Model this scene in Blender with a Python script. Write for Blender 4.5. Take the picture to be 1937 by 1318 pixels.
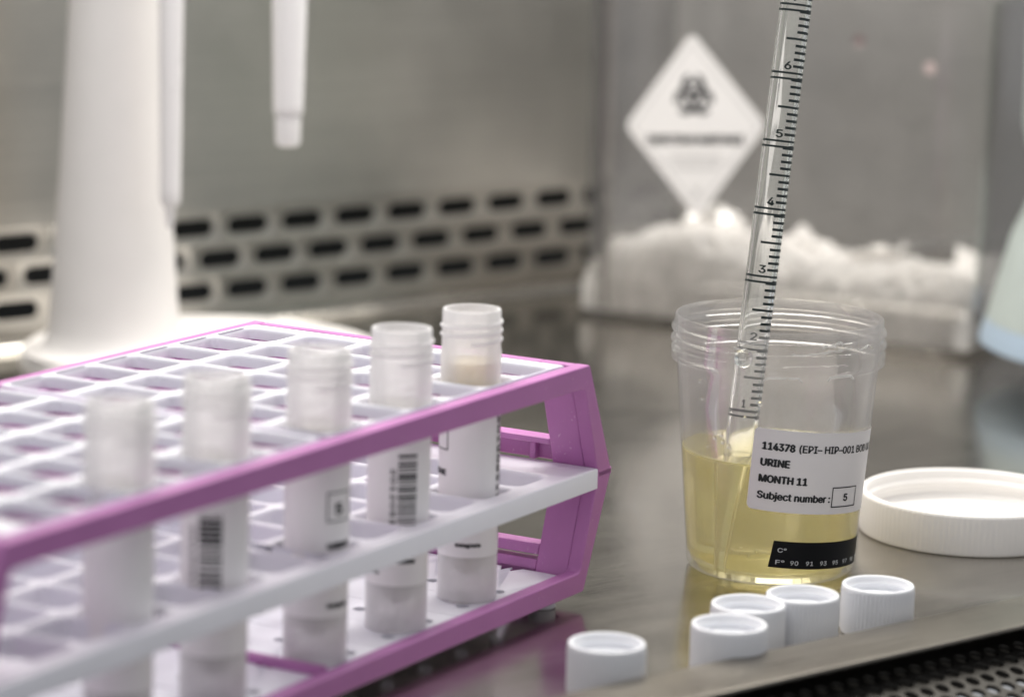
import bpy, bmesh, math, random
from mathutils import Vector, Matrix, noise
random.seed(4)
for o in list(bpy.data.objects): bpy.data.objects.remove(o)
SC = bpy.context.scene
COL = SC.collection
S = 0.01                       # everything below is written in centimetres
sin, cos, PI, R_ = math.sin, math.cos, math.pi, math.radians

# ------------------------------------------------------------------ camera
FPX, PITCH, ROLL, CAM_H = 5969.4, R_(10.43), R_(1.447), 22.88
cd = bpy.data.cameras.new('camera')
cam = bpy.data.objects.new('camera', cd); COL.objects.link(cam)
F = Vector((0, cos(PITCH), -sin(PITCH))); R0 = Vector((1, 0, 0)); U0 = Vector((0, sin(PITCH), cos(PITCH)))
Rv = R0 * cos(ROLL) + U0 * sin(ROLL); Uv = U0 * cos(ROLL) - R0 * sin(ROLL)
M = Matrix((Rv, Uv, -F)).transposed().to_4x4(); M.translation = Vector((0, 0, CAM_H * S))
cam.matrix_world = M
cd.sensor_width = 36; cd.lens = FPX / 1937 * 36; cd.clip_start = 0.02; cd.clip_end = 20
cd.dof.use_dof = True; cd.dof.focus_distance = 0.905; cd.dof.aperture_fstop = 8.3; cd.dof.aperture_blades = 0
SC.camera = cam

# ------------------------------------------------------------------ light
w = bpy.data.worlds.new('World'); SC.world = w; w.use_nodes = True
bg = w.node_tree.nodes['Background']; bg.inputs[0].default_value = (0.96, 0.97, 1.0, 1); bg.inputs[1].default_value = 0.46
WAZ = R_(50.71); WROT = PI / 2 - WAZ; WO = Vector((0, 137, 0))       # back wall frame: x along the wall, y away from us
def wall_pt(x, y, z=0):
    return Vector((WO.x + x * cos(WROT) - y * sin(WROT), WO.y + x * sin(WROT) + y * cos(WROT), z))
def area(name, p, size, size_y, power, col, rot):
    ld = bpy.data.lights.new(name, 'AREA'); ld.shape = 'RECTANGLE'; ld.size = size * S; ld.size_y = size_y * S
    ld.energy = power; ld.color = col
    o = bpy.data.objects.new(name, ld); COL.objects.link(o); o.location = p * S; o.rotation_euler = rot
    return o
area('cabinet_lamp', wall_pt(-6, -24, 70), 84, 36, 11.6, (1.0, 0.965, 0.91), (0, 0, WROT))
area('room_lamp', Vector((-40, 10, 130)), 90, 60, 1.5, (0.93, 0.96, 1.0), (R_(50), 0, R_(-20)))

SC.view_settings.view_transform = 'Standard'; SC.view_settings.look = 'None'
SC.view_settings.exposure = 0; SC.view_settings.gamma = 1; SC.view_settings.use_curve_mapping = False
SC.cycles.use_denoising = True
try: SC.cycles.denoiser = 'OPENIMAGEDENOISE'
except Exception: pass
SC.cycles.max_bounces = 24; SC.cycles.transparent_max_bounces = 40
SC.cycles.transmission_bounces = 20; SC.cycles.glossy_bounces = 8; SC.cycles.diffuse_bounces = 6
SC.cycles.caustics_reflective = True; SC.cycles.caustics_refractive = True
SC.cycles.sample_clamp_indirect = 6; SC.cycles.blur_glossy = 0.3

# ------------------------------------------------------------------ materials
def nodes(m): return m.node_tree.nodes, m.node_tree.links
def coords(m, scale=(1, 1, 1)):
    n, l = nodes(m); tc = n.new('ShaderNodeTexCoord'); mp = n.new('ShaderNodeMapping')
    mp.inputs['Scale'].default_value = scale; l.new(tc.outputs['Object'], mp.inputs[0]); return mp.outputs[0]
def ntex(m, vec, scale, detail=4, rough=.55):
    n, l = nodes(m); t = n.new('ShaderNodeTexNoise'); t.inputs['Scale'].default_value = scale
    t.inputs['Detail'].default_value = detail; t.inputs['Roughness'].default_value = rough
    l.new(vec, t.inputs['Vector']); return t.outputs['Fac']
def ramp(m, fac, a, b, p0=.3, p1=.7):
    n, l = nodes(m); r = n.new('ShaderNodeValToRGB')
    r.color_ramp.elements[0].position = p0; r.color_ramp.elements[1].position = p1
    r.color_ramp.elements[0].color = (*a, 1); r.color_ramp.elements[1].color = (*b, 1)
    l.new(fac, r.inputs[0]); return r.outputs[0]
def mrange(m, fac, a, b):
    n, l = nodes(m); r = n.new('ShaderNodeMapRange'); r.inputs['From Min'].default_value = .3; r.inputs['From Max'].default_value = .7
    r.inputs['To Min'].default_value = a; r.inputs['To Max'].default_value = b; l.new(fac, r.inputs[0]); return r.outputs[0]
def bump(m, fac, dist, strength=1):
    n, l = nodes(m); b = n.new('ShaderNodeBump'); b.inputs['Distance'].default_value = dist * S; b.inputs['Strength'].default_value = strength
    l.new(fac, b.inputs['Height']); return b.outputs[0]
def pbr(name, c, rough=.4, metal=0, var=.04, nscale=60, bmp=0, bscale=300, spec=.5, sss=0, sssr=.2, scuff=0):
    m = bpy.data.materials.new(name); m.use_nodes = True; n, l = nodes(m); p = n['Principled BSDF']
    p.inputs['Metallic'].default_value = metal; p.inputs['Specular IOR Level'].default_value = spec
    v = coords(m); f = ntex(m, v, nscale)
    bc = ramp(m, f, tuple(x * (1 - var) for x in c), tuple(min(1, x * (1 + var)) for x in c))
    if scuff:                                        # pale scuff specks and faint scratches
        mx = n.new('ShaderNodeMix'); mx.data_type = 'RGBA'
        k = n.new('ShaderNodeMath'); k.operation = 'MULTIPLY'
        l.new(ramp(m, ntex(m, v, 1100, 2), (0, 0, 0), (1, 1, 1), .64, .72), k.inputs[0]); l.new(ramp(m, ntex(m, v, 110, 3), (0, 0, 0), (scuff,) * 3, .5, .64), k.inputs[1])
        l.new(k.outputs[0], mx.inputs['Factor']); l.new(bc, mx.inputs['A']); mx.inputs['B'].default_value = (.78, .58, .72, 1); bc = mx.outputs['Result']
    l.new(bc, p.inputs['Base Color'])
    l.new(mrange(m, f, rough * .88, rough * 1.12), p.inputs['Roughness'])
    if bmp: l.new(bump(m, ntex(m, v, bscale, 2), bmp), p.inputs['Normal'])
    if sss:
        p.inputs['Subsurface Weight'].default_value = sss; p.inputs['Subsurface Scale'].default_value = sssr * S
        p.inputs['Subsurface Radius'].default_value = (1, 1, 1)
    return m
def steel(name, c, r0, r1, stretch, bmp, aniso=0.0, mott=.14):
    m = bpy.data.materials.new(name); m.use_nodes = True; n, l = nodes(m); p = n['Principled BSDF']
    p.inputs['Metallic'].default_value = 1
    v = coords(m); cloud = ntex(m, v, 14, 5, .6); cloud2 = ntex(m, coords(m, (1, 2.2, 1)), 30, 4, .65)
    mx = n.new('ShaderNodeMath'); mx.operation = 'MULTIPLY_ADD'; l.new(cloud2, mx.inputs[0]); mx.inputs[1].default_value = .5
    h = n.new('ShaderNodeMath'); h.operation = 'MULTIPLY'; l.new(cloud, h.inputs[0]); h.inputs[1].default_value = .5; l.new(h.outputs[0], mx.inputs[2])
    brush = ntex(m, coords(m, stretch), 1, 3, .6); hs = n.new('ShaderNodeHueSaturation')
    l.new(ramp(m, mx.outputs[0], tuple(x * (1 - mott) for x in c), tuple(x * (1 + mott * .6) for x in c), .38, .62), hs.inputs['Color']); l.new(mrange(m, brush, .94, 1.05), hs.inputs['Value']); l.new(hs.outputs[0], p.inputs['Base Color'])
    mm = n.new('ShaderNodeMath'); mm.operation = 'MULTIPLY_ADD'
    l.new(brush, mm.inputs[0]); mm.inputs[1].default_value = .12; l.new(mrange(m, mx.outputs[0], r0 - .06, r1 - .06), mm.inputs[2])
    l.new(mm.outputs[0], p.inputs['Roughness'])
    if aniso:
        p.inputs['Anisotropic'].default_value = aniso
        tg = n.new('ShaderNodeTangent'); tg.direction_type = 'RADIAL'; tg.axis = 'Z'
    l.new(bump(m, brush, bmp), p.inputs['Normal'])
    return m
def clear(name, tint, haze, hazecol=(.85, .85, .85), rough=.08, glossw=1.0, noise_amt=.5, nscale=90, ior=1.49, trans=.5, edge=1.5):
    """thin clear plastic: see-through, a Fresnel gloss and a little milky scatter"""
    m = bpy.data.materials.new(name); m.use_nodes = True; n, l = nodes(m)
    for x in list(n):
        if x.type != 'OUTPUT_MATERIAL': n.remove(x)
    out = [x for x in n if x.type == 'OUTPUT_MATERIAL'][0]
    tr = n.new('ShaderNodeBsdfTransparent'); tr.inputs[0].default_value = (*tint, 1)
    df = n.new('ShaderNodeBsdfDiffuse'); df.inputs[0].default_value = (*hazecol, 1)
    tl = n.new('ShaderNodeBsdfTranslucent'); tl.inputs[0].default_value = (*hazecol, 1)
    m1 = n.new('ShaderNodeMixShader'); m1.inputs[0].default_value = trans; l.new(df.outputs[0], m1.inputs[1]); l.new(tl.outputs[0], m1.inputs[2])
    m2 = n.new('ShaderNodeMixShader'); l.new(tr.outputs[0], m2.inputs[1]); l.new(m1.outputs[0], m2.inputs[2])
    lw = n.new('ShaderNodeLayerWeight'); lw.inputs['Blend'].default_value = .35
    f = ntex(m, coords(m), nscale, 5, .6)
    a = n.new('ShaderNodeMath'); a.operation = 'MULTIPLY_ADD'; l.new(lw.outputs['Facing'], a.inputs[0]); a.inputs[1].default_value = haze * edge
    l.new(mrange(m, f, haze * (1 - noise_amt), haze * (1 + noise_amt)), a.inputs[2]); a.use_clamp = True
    l.new(a.outputs[0], m2.inputs[0])
    gl = n.new('ShaderNodeBsdfGlossy'); gl.inputs['Roughness'].default_value = rough
    fr = n.new('ShaderNodeFresnel'); fr.inputs['IOR'].default_value = ior
    b = n.new('ShaderNodeMath'); b.operation = 'MULTIPLY'; l.new(fr.outputs[0], b.inputs[0]); b.inputs[1].default_value = glossw
    m3 = n.new('ShaderNodeMixShader'); l.new(b.outputs[0], m3.inputs[0]); l.new(m2.outputs[0], m3.inputs[1]); l.new(gl.outputs[0], m3.inputs[2])
    l.new(m3.outputs[0], out.inputs[0]); return m
def fluid(name, col, density, ior=1.333, turbid=0, tcol=(.98, .93, .54)):
    m = bpy.data.materials.new(name); m.use_nodes = True; n, l = nodes(m); p = n['Principled BSDF']
    p.inputs['Transmission Weight'].default_value = 1; p.inputs['Roughness'].default_value = 0; p.inputs['IOR'].default_value = ior
    p.inputs['Base Color'].default_value = (1, 1, 1, 1)
    if density:
        va = n.new('ShaderNodeVolumeAbsorption'); va.inputs[0].default_value = (*col, 1); va.inputs[1].default_value = density
        l.new(va.outputs[0], n['Material Output'].inputs['Volume'])
    if turbid:                                       # a little cloudiness that scatters the light passing through
        df = n.new('ShaderNodeBsdfDiffuse'); tl = n.new('ShaderNodeBsdfTranslucent')
        for q in (df, tl): q.inputs[0].default_value = (*tcol, 1)
        m1 = n.new('ShaderNodeMixShader'); m1.inputs[0].default_value = .6; l.new(df.outputs[0], m1.inputs[1]); l.new(tl.outputs[0], m1.inputs[2])
        m2 = n.new('ShaderNodeMixShader'); m2.inputs[0].default_value = turbid; l.new(p.outputs[0], m2.inputs[1]); l.new(m1.outputs[0], m2.inputs[2])
        l.new(m2.outputs[0], n['Material Output'].inputs['Surface'])
    return m

M_BENCH = steel('brushed_steel_bench', (.475, .452, .412), .13, .23, (25, 900, 25), .0012)
M_WALL = steel('brushed_steel_wall', (.52, .50, .46), .30, .40, (7, 7, 420), .002, mott=.07)
M_LIP = steel('steel_lip', (.225, .207, .18), .26, .36, (25, 900, 900), .001)
M_GRILLE = steel('steel_grille_shaded', (.060, .057, .052), .45, .6, (200, 200, 200), .001)  # base colour darkened for the shade of the unmodelled front sash
M_DARK = pbr('shade_black', (.010, .012, .012), .7)  # near-black, shade put into the colour of the sheets behind the openings
M_PURPLE = pbr('purple_plastic', (.45, .165, .41), .38, var=.05, bmp=.0015, bscale=1800, spec=.45, scuff=.5)
M_TRAY = pbr('white_tray_plastic', (.80, .80, .86), .32, var=.015, sss=.15, sssr=.15)
M_CAP = pbr('white_cap_plastic', (.80, .81, .84), .38, var=.02, sss=.12, sssr=.12)
M_LID = pbr('white_lid_plastic', (.82, .80, .78), .42, var=.02, sss=.1, sssr=.15)
M_STAND = pbr('white_stand_plastic', (.80, .775, .76), .4, var=.015)
M_PIP = pbr('white_pipette_plastic', (.92, .90, .905), .3, var=.01)
M_FOOT = pbr('pale_foot', (.55, .56, .60), .5)
M_PAPER = pbr('label_paper', (.78, .75, .75), .55, var=.015, bmp=.001, bscale=900)
M_TPAPER = pbr('tube_label_paper', (.86, .84, .84), .5, var=.015)
M_INK = pbr('black_ink', (.008, .010, .013), .4, var=.1)
M_GREYINK = pbr('grey_ink', (.62, .64, .66), .5, var=.2, nscale=900)
M_TICK = pbr('graduation_ink', (.010, .020, .020), .45)
M_STRIP = pbr('black_strip_film', (.004, .005, .007), .4, spec=.2)
M_SIGN = pbr('placard_white', (.80, .785, .78), .45, var=.015)
M_SIGNGREY = pbr('placard_grey', (.56, .55, .55), .5)
M_PINK = pbr('pink_dot', (.44, .36, .35), .5)
M_TISSUE = clear('crumpled_wipe', (.97, .965, .96), .55, (.90, .885, .87), rough=.25, glossw=.5, noise_amt=.35, nscale=120, trans=.5)
M_AQUA = pbr('pale_aqua_plastic', (.40, .45, .435), .45, var=.03)
M_BLUE = pbr('pale_blue_plastic', (.35, .44, .54), .45, var=.03)
M_CUP = clear('clear_cup_plastic', (.995, .995, .995), .068, (.97, .95, .95), rough=.05, glossw=.48)
M_TUBE = clear('milky_tube_plastic', (.998, .995, .995), .44, (.995, .985, .985), rough=.22, glossw=.45, trans=.36, noise_amt=.12)
M_BIN = clear('clear_bin_plastic', (.975, .97, .965), .035, (.80, .78, .77), rough=.07, noise_amt=.8, nscale=40, edge=.7, glossw=.8)
M_PIPETTE = fluid('clear_pipette_plastic', (1, 1, 1), 0, 1.45, turbid=.075, tcol=(.93, .97, .90))
M_URINE = fluid('urine_liquid', (.975, .905, .40), 21, turbid=.24, tcol=(.99, .915, .44))
M_BUBBLE = fluid('bubble_air', (1, 1, 1), 0, .75)
M_DROP = fluid('water', (1, 1, 1), 0)
M_TLIQ = clear('cloudy_sample', (.99, .98, .95), .55, (.99, .97, .93), rough=.1, glossw=.4, noise_amt=.1, trans=.6)
M_TLIQ2 = clear('yellow_sample', (.98, .95, .82), .6, (.98, .86, .52), rough=.08, glossw=.6, noise_amt=.1, trans=.45)

# ------------------------------------------------------------------ mesh helpers
class MB:
    def __init__(s): s.v = []; s.f = []
    def add(s, vs, fs, mtx=None):
        k = len(s.v)
        s.v += [tuple(mtx @ Vector(p)) if mtx else tuple(p) for p in vs]
        s.f += [tuple(i + k for i in q) for q in fs]; return s
    def box(s, x0, x1, y0, y1, z0, z1):
        return s.hexa([(x0, y0, z0), (x1, y0, z0), (x1, y1, z0), (x0, y1, z0), (x0, y0, z1), (x1, y0, z1), (x1, y1, z1), (x0, y1, z1)])
    def hexa(s, p):
        return s.add(p, [(3, 2, 1, 0), (4, 5, 6, 7), (0, 1, 5, 4), (1, 2, 6, 5), (2, 3, 7, 6), (3, 0, 4, 7)])
    def prism(s, poly, y0, y1):
        """polygon in (x, z) extruded along y"""
        n = len(poly)
        vs = [(x, y0, z) for x, z in poly] + [(x, y1, z) for x, z in poly]
        fs = [tuple(range(n)), tuple(range(2 * n - 1, n - 1, -1))] + [(i, i + n, (i + 1) % n + n, (i + 1) % n) for i in range(n)]
        return s.add(vs, fs)
    def lathe(s, prof, n=96, at=(0, 0, 0), rfun=None, a0=0, a1=2 * PI):
        full = abs(a1 - a0 - 2 * PI) < 1e-6; cols = n if full else n + 1
        vs = []; fs = []; idx = []
        for r, z in prof:
            if r < 1e-6: idx.append([len(vs)] * cols); vs.append((at[0], at[1], at[2] + z))
            else:
                row = []
                for k in range(cols):
                    a = a0 + (a1 - a0) * k / n; rr = r * (rfun(a, r, z) if rfun else 1)
                    row.append(len(vs)); vs.append((at[0] + rr * sin(a), at[1] - rr * cos(a), at[2] + z))
                idx.append(row)
        for A, B in zip(idx, idx[1:]):
            for k in range(n):
                q = (A[k], A[(k + 1) % cols], B[(k + 1) % cols], B[k]); u = []
                for i in q:
                    if i not in u: u.append(i)
                if len(u) > 2: fs.append(tuple(u))
        return s.add(vs, fs)
    def tube(s, pts, r, n=10):
        rings = []
        P = [Vector(p) for p in pts]; up = Vector((0, 0, 1)); vs = []; fs = []
        for i, p in enumerate(P):
            t = (P[min(i + 1, len(P) - 1)] - P[max(i - 1, 0)]).normalized()
            a = t.cross(up if abs(t.dot(up)) < .9 else Vector((1, 0, 0))).normalized(); b = t.cross(a)
            rr = r[i] if isinstance(r, (list, tuple)) else r
            rings.append([len(vs) + k for k in range(n)])
            vs += [tuple(p + a * rr * cos(2 * PI * k / n) + b * rr * sin(2 * PI * k / n)) for k in range(n)]
        for A, B in zip(rings, rings[1:]):
            fs += [(A[k], A[(k + 1) % n], B[(k + 1) % n], B[k]) for k in range(n)]
        fs += [tuple(rings[0]), tuple(reversed(rings[-1]))]
        return s.add(vs, fs)
    def build(s, name, m, parent=None, smooth=35, bevel=0, seg=2, normals=True, weld=False):
        me = bpy.data.meshes.new(name); me.from_pydata([(x * S, y * S, z * S) for x, y, z in s.v], [], s.f)
        if normals or weld:
            bm = bmesh.new(); bm.from_mesh(me)
            if weld: bmesh.ops.remove_doubles(bm, verts=bm.verts, dist=1e-6)
            if normals: bmesh.ops.recalc_face_normals(bm, faces=bm.faces)
            bm.to_mesh(me); bm.free()
        if smooth:
            me.shade_smooth(); me.set_sharp_from_angle(angle=R_(smooth))
        me.materials.append(m)
        o = bpy.data.objects.new(name, me); COL.objects.link(o)
        if parent: o.parent = parent
        if bevel:
            b = o.modifiers.new('bevel', 'BEVEL'); b.width = bevel * S; b.segments = seg; b.limit_method = 'ANGLE'; b.angle_limit = R_(40)
        return o
def tag(o, label, cat, group=None, kind=None):
    o['label'] = label; o['category'] = cat
    if group: o['group'] = group
    if kind: o['kind'] = kind
    return o
def thing(name, label, cat, loc=(0, 0, 0), rz=0, group=None):
    o = bpy.data.objects.new(name, None); COL.objects.link(o); o.empty_display_size = .01
    o.location = Vector(loc) * S; o.rotation_euler = (0, 0, rz)
    return tag(o, label, cat, group)
def struct(o, label=None):
    o['kind'] = 'structure'
    if label: o['label'] = label
    return o
def rrect(wd, ht, r, n=4):
    pts = []
    for cx, cy, a in ((wd / 2 - r, ht / 2 - r, 0), (-wd / 2 + r, ht / 2 - r, 90), (-wd / 2 + r, -ht / 2 + r, 180), (wd / 2 - r, -ht / 2 + r, 270)):
        for k in range(n + 1):
            t = R_(a + 90 * k / n); pts.append((cx + r * cos(t), cy + r * sin(t)))
    return pts
def cell(mb, cx, cy, cw, ch, rings, n=4, close=True, to=None):
    """one holed cell of a plate: outline cw x ch at ring[0] height, then the given (w, h, r, z) hole rings"""
    ring0 = rrect(*rings[0][:3], n); border = []
    for i, (x, y) in enumerate(ring0):
        c, k = divmod(i, n + 1)
        if k == n // 2:
            border.append((cw / 2 * (1 if c in (0, 3) else -1), ch / 2 * (1 if c in (0, 1) else -1)))
        else:
            q = max(abs(x) / (cw / 2), abs(y) / (ch / 2)); border.append((x / q, y / q))
    L = [[(x, y, rings[0][3]) for x, y in border]]
    for rw, rh, rr, z in rings: L.append([(x, y, z) for x, y in rrect(rw, rh, rr, n)])
    if close: L.append([(x, y, rings[-1][3]) for x, y in border])
    m = len(border); vs = []; fs = []
    for ring in L: vs += [(cx + x, cy + y, z) for x, y, z in ring]
    for a in range(len(L) - 1):
        for i in range(m): fs.append((a * m + i, a * m + (i + 1) % m, (a + 1) * m + (i + 1) % m, (a + 1) * m + i))
    if to: vs = [to(p) for p in vs]
    mb.add(vs, fs)
def frame_quads(mb, o, i, z, to=None):
    """flat frame between outer rect o and inner rect i at height z"""
    vs = [(o[0], o[2], z), (o[1], o[2], z), (o[1], o[3], z), (o[0], o[3], z), (i[0], i[2], z), (i[1], i[2], z), (i[1], i[3], z), (i[0], i[3], z)]
    if to: vs = [to(p) for p in vs]
    mb.add(vs, [(0, 1, 5, 4), (1, 2, 6, 5), (2, 3, 7, 6), (3, 0, 4, 7)])
import os
FONT = None
try:                                               # Blender's own sans; falls back to its built-in face
    FONT = bpy.data.fonts.load(os.path.join(bpy.utils.resource_path('LOCAL'), 'datafiles', 'fonts', 'Inter.woff2'))
except Exception: FONT = None
def text2d(body, height, width=None, bold=0.0, align='LEFT'):
    """flat text as ((x, y) verts, faces), cap height in cm, optionally squeezed to a width"""
    cu = bpy.data.curves.new('lettering', 'FONT'); cu.body = body
    if FONT: cu.font = FONT
    cu.body = body; cu.size = 1; cu.resolution_u = 3; cu.fill_mode = 'FRONT'
    o = bpy.data.objects.new('lettering', cu); COL.objects.link(o)
    dg = bpy.context.evaluated_depsgraph_get(); dg.update()
    me = bpy.data.meshes.new_from_object(o.evaluated_get(dg))
    vs = [(v.co.x, v.co.y) for v in me.vertices]; fs = [tuple(p.vertices) for p in me.polygons]
    bpy.data.objects.remove(o); bpy.data.curves.remove(cu); bpy.data.meshes.remove(me)
    if not vs: return [], []
    x0 = min(v[0] for v in vs); x1 = max(v[0] for v in vs)
    k = height / .70; kx = k if width is None else width / (x1 - x0)
    off = 0 if align == 'LEFT' else -(x1 - x0) * kx / 2
    vs = [((x - x0) * kx + off, y * k) for x, y in vs]
    if not bold: return vs, fs
    n = len(vs); sh = [(-bold, 0), (bold, 0), (0, bold * .6), (0, -bold * .6), (0, 0)]       # heavier strokes
    return [(x + dx, y + dy) for dx, dy in sh for x, y in vs], [tuple(i + n * q for i in f) for q in range(5) for f in fs]
def strip2d(pts, wd):
    """thin line of width wd along a polyline, subdivided, as flat quads"""
    vs = []; fs = []
    for (x0, y0), (x1, y1) in zip(pts, pts[1:]):
        L = math.hypot(x1 - x0, y1 - y0); n = max(1, int(L / .08)); nx, ny = -(y1 - y0) / L * wd / 2, (x1 - x0) / L * wd / 2
        ex, ey = (x1 - x0) / L * wd / 2, (y1 - y0) / L * wd / 2
        k = len(vs)
        for i in range(n + 1):
            t = i / n; x = x0 - ex + (x1 - x0 + 2 * ex) * t; y = y0 - ey + (y1 - y0 + 2 * ey) * t
            vs += [(x + nx, y + ny), (x - nx, y - ny)]
        fs += [(k + 2 * i, k + 2 * i + 1, k + 2 * i + 3, k + 2 * i + 2) for i in range(n)]
    return vs, fs
def patch2d(x0, x1, y0, y1, r=0, nx=48, ny=4, slant=0):
    vs = []; fs = []
    xs = sorted(set([x0 + (x1 - x0) * i / nx for i in range(nx + 1)] + ([x0 + r * (1 - cos(R_(a))) for a in range(0, 91, 15)] + [x1 - r * (1 - cos(R_(a))) for a in range(0, 91, 15)] if r else [])))
    for x in xs:
        d = min(x - x0, x1 - x); inset = r - math.sqrt(max(0, r * r - (r - d) ** 2)) if r and d < r else 0
        for j in range(ny + 1):
            y = y0 + inset + (y1 - y0 - 2 * inset) * j / ny; vs.append((x + slant * (y - y0) * (1 - (x - x0) / (x1 - x0)), y))
    for i in range(len(xs) - 1):
        for j in range(ny):
            a = i * (ny + 1) + j; fs.append((a, a + ny + 1, a + ny + 2, a + 1))
    return vs, fs
def wrap(vs, rad, off, phi0=0, z0=0, tilt=0):
    """flat (x, y) cm -> onto a body of revolution of radius rad(z); phi 0 faces the camera side (-y)"""
    out = []; c, s_ = cos(tilt), sin(tilt)
    for x, y in vs:
        X = x * c - y * s_; Z = z0 + x * s_ + y * c; r = rad(Z); a = phi0 + X / r
        out.append(((r + off) * sin(a), -(r + off) * cos(a), Z))
    return out

# ------------------------------------------------------------------ the cabinet: bench, wall, front lip, grille
wl = lambda p: Vector(p)
def in_wall_frame(o):
    o.location = WO * S; o.rotation_euler = (0, 0, WROT); return o
LIPV, LIPZ = -49.5, .7
b = MB(); b.add([(-90, LIPV + .02, 0), (90, LIPV + .02, 0), (90, -.5, 0), (-90, -.5, 0)], [(0, 1, 2, 3)])
cov = [(-.5 + .5 * sin(t), .5 - .5 * cos(t)) for t in [PI / 2 * k / 8 for k in range(9)]]     # coved joint into the wall
for (y0, z0), (y1, z1) in zip(cov, cov[1:]): b.add([(-90, y0, z0), (90, y0, z0), (90, y1, z1), (-90, y1, z1)], [(0, 1, 2, 3)])
struct(in_wall_frame(b.build('bench_surface', M_BENCH, weld=True, normals=False)), 'brushed steel bench of the cabinet')

# back wall with three staggered rows of pressed slots
P_, S0, ROWS = 2.7185, -16.87, ((4.21, 0), (2.89, .5), (1.57, 0))
wb = MB(); tw = lambda p: (p[0], -p[2], p[1])        # plate coords (x, z, height) -> wall (x, -height, z)
K0, K1 = -16, 10
zc = [4.21, 2.89, 1.57]; hh = 1.32
for z, ph in ROWS:
    for k in range(K0, K1):
        cell(wb, S0 + (k + ph) * P_, z, P_, hh, [(2.42, 1.12, .555, 0), (2.39, 1.09, .54, -.010), (2.34, 1.04, .515, -.012), (2.00, .72, .355, -.014), (1.99, .71, .35, -.03)], 6, close=False, to=tw)
XA, XB = S0 + (K0 - .5) * P_, S0 + (K1 - .5) * P_
for z, ph in ROWS:
    a, c_ = XA + ph * P_, XB + ph * P_
    for q0, q1 in ((-90, a), (c_, 90)):
        wb.add([(q0, 0, z - hh / 2), (q1, 0, z - hh / 2), (q1, 0, z + hh / 2), (q0, 0, z + hh / 2)], [(0, 1, 2, 3)])
ztop, zbot = 4.21 + hh / 2, 1.57 - hh / 2
wb.add([(-90, 0, ztop), (90, 0, ztop), (90, 0, 70), (-90, 0, 70)], [(0, 1, 2, 3)])
wb.add([(-90, 0, .5), (90, 0, .5), (90, 0, zbot), (-90, 0, zbot)], [(0, 1, 2, 3)])
struct(in_wall_frame(wb.build('back_wall', M_WALL, normals=False)), 'brushed steel back wall with three rows of slots')
pb = MB(); pb.add([(-90, 2.6, -1), (90, 2.6, -1), (90, 2.6, 8), (-90, 2.6, 8)], [(0, 1, 2, 3)])
struct(in_wall_frame(pb.build('slot_shade_sheet', M_DARK)))  # black sheet standing in for the shade behind the slots

# raised front lip: inner face, top, rolled front edge
prof = [(LIPV + .02, .0), (LIPV, LIPZ - .06), (LIPV - .05, LIPZ)] + [(-51.55 - .07 * sin(t), LIPZ - .07 + .07 * cos(t)) for t in [PI * k / 12 for k in range(13)]] + [(-50.2, LIPZ - .14), (-50.1, -1.5)]
lb = MB()
for (y0, z0), (y1, z1) in zip(prof, prof[1:]): lb.add([(-90, y0, z0), (90, y0, z0), (90, y1, z1), (-90, y1, z1)], [(0, 1, 2, 3)])
struct(in_wall_frame(lb.build('front_lip', M_LIP, weld=True, normals=False)), 'raised steel lip along the front of the bench')

# perforated intake grille sloping down in front of the lip
gs = R_(17); gp, grow = .57, .494; G0 = -51.25; GZ = .0
tg = lambda p: (p[0], G0 - p[1] * cos(gs) + p[2] * sin(gs) * -1, GZ - p[1] * sin(gs) + p[2] * cos(gs))
gb = MB()
for j in range(16):
    for k in range(90):
        cell(gb, -52 + (k + .5 * (j % 2)) * gp + .05, j * grow, gp, grow, [(.41, .41, .2045, 0), (.385, .385, .192, -.02), (.38, .38, .19, -.12)], 4, close=False, to=tg)
xr = -52 + 89.5 * gp + .1
for q in ((-.247 - .42, -.247),):
    gb.add([tg((-90, q[0], 0)), tg((xr + 40, q[0], 0)), tg((xr + 40, q[1], 0)), tg((-90, q[1], 0))], [(3, 2, 1, 0)])
gb.add([tg((xr + .25, -.247, 0)), tg((xr + 40, -.247, 0)), tg((xr + 40, 15.5 * grow, 0)), tg((xr + .25, 15.5 * grow, 0))], [(3, 2, 1, 0)])
struct(in_wall_frame(gb.build('front_grille', M_GRILLE, normals=False)), 'perforated steel intake grille in front of the lip, shade put into its colour')
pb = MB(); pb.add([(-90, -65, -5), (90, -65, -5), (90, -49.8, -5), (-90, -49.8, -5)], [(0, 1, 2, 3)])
struct(in_wall_frame(pb.build('grille_shade_sheet', M_DARK)))  # black sheet standing in for the shade beneath the holes

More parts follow.
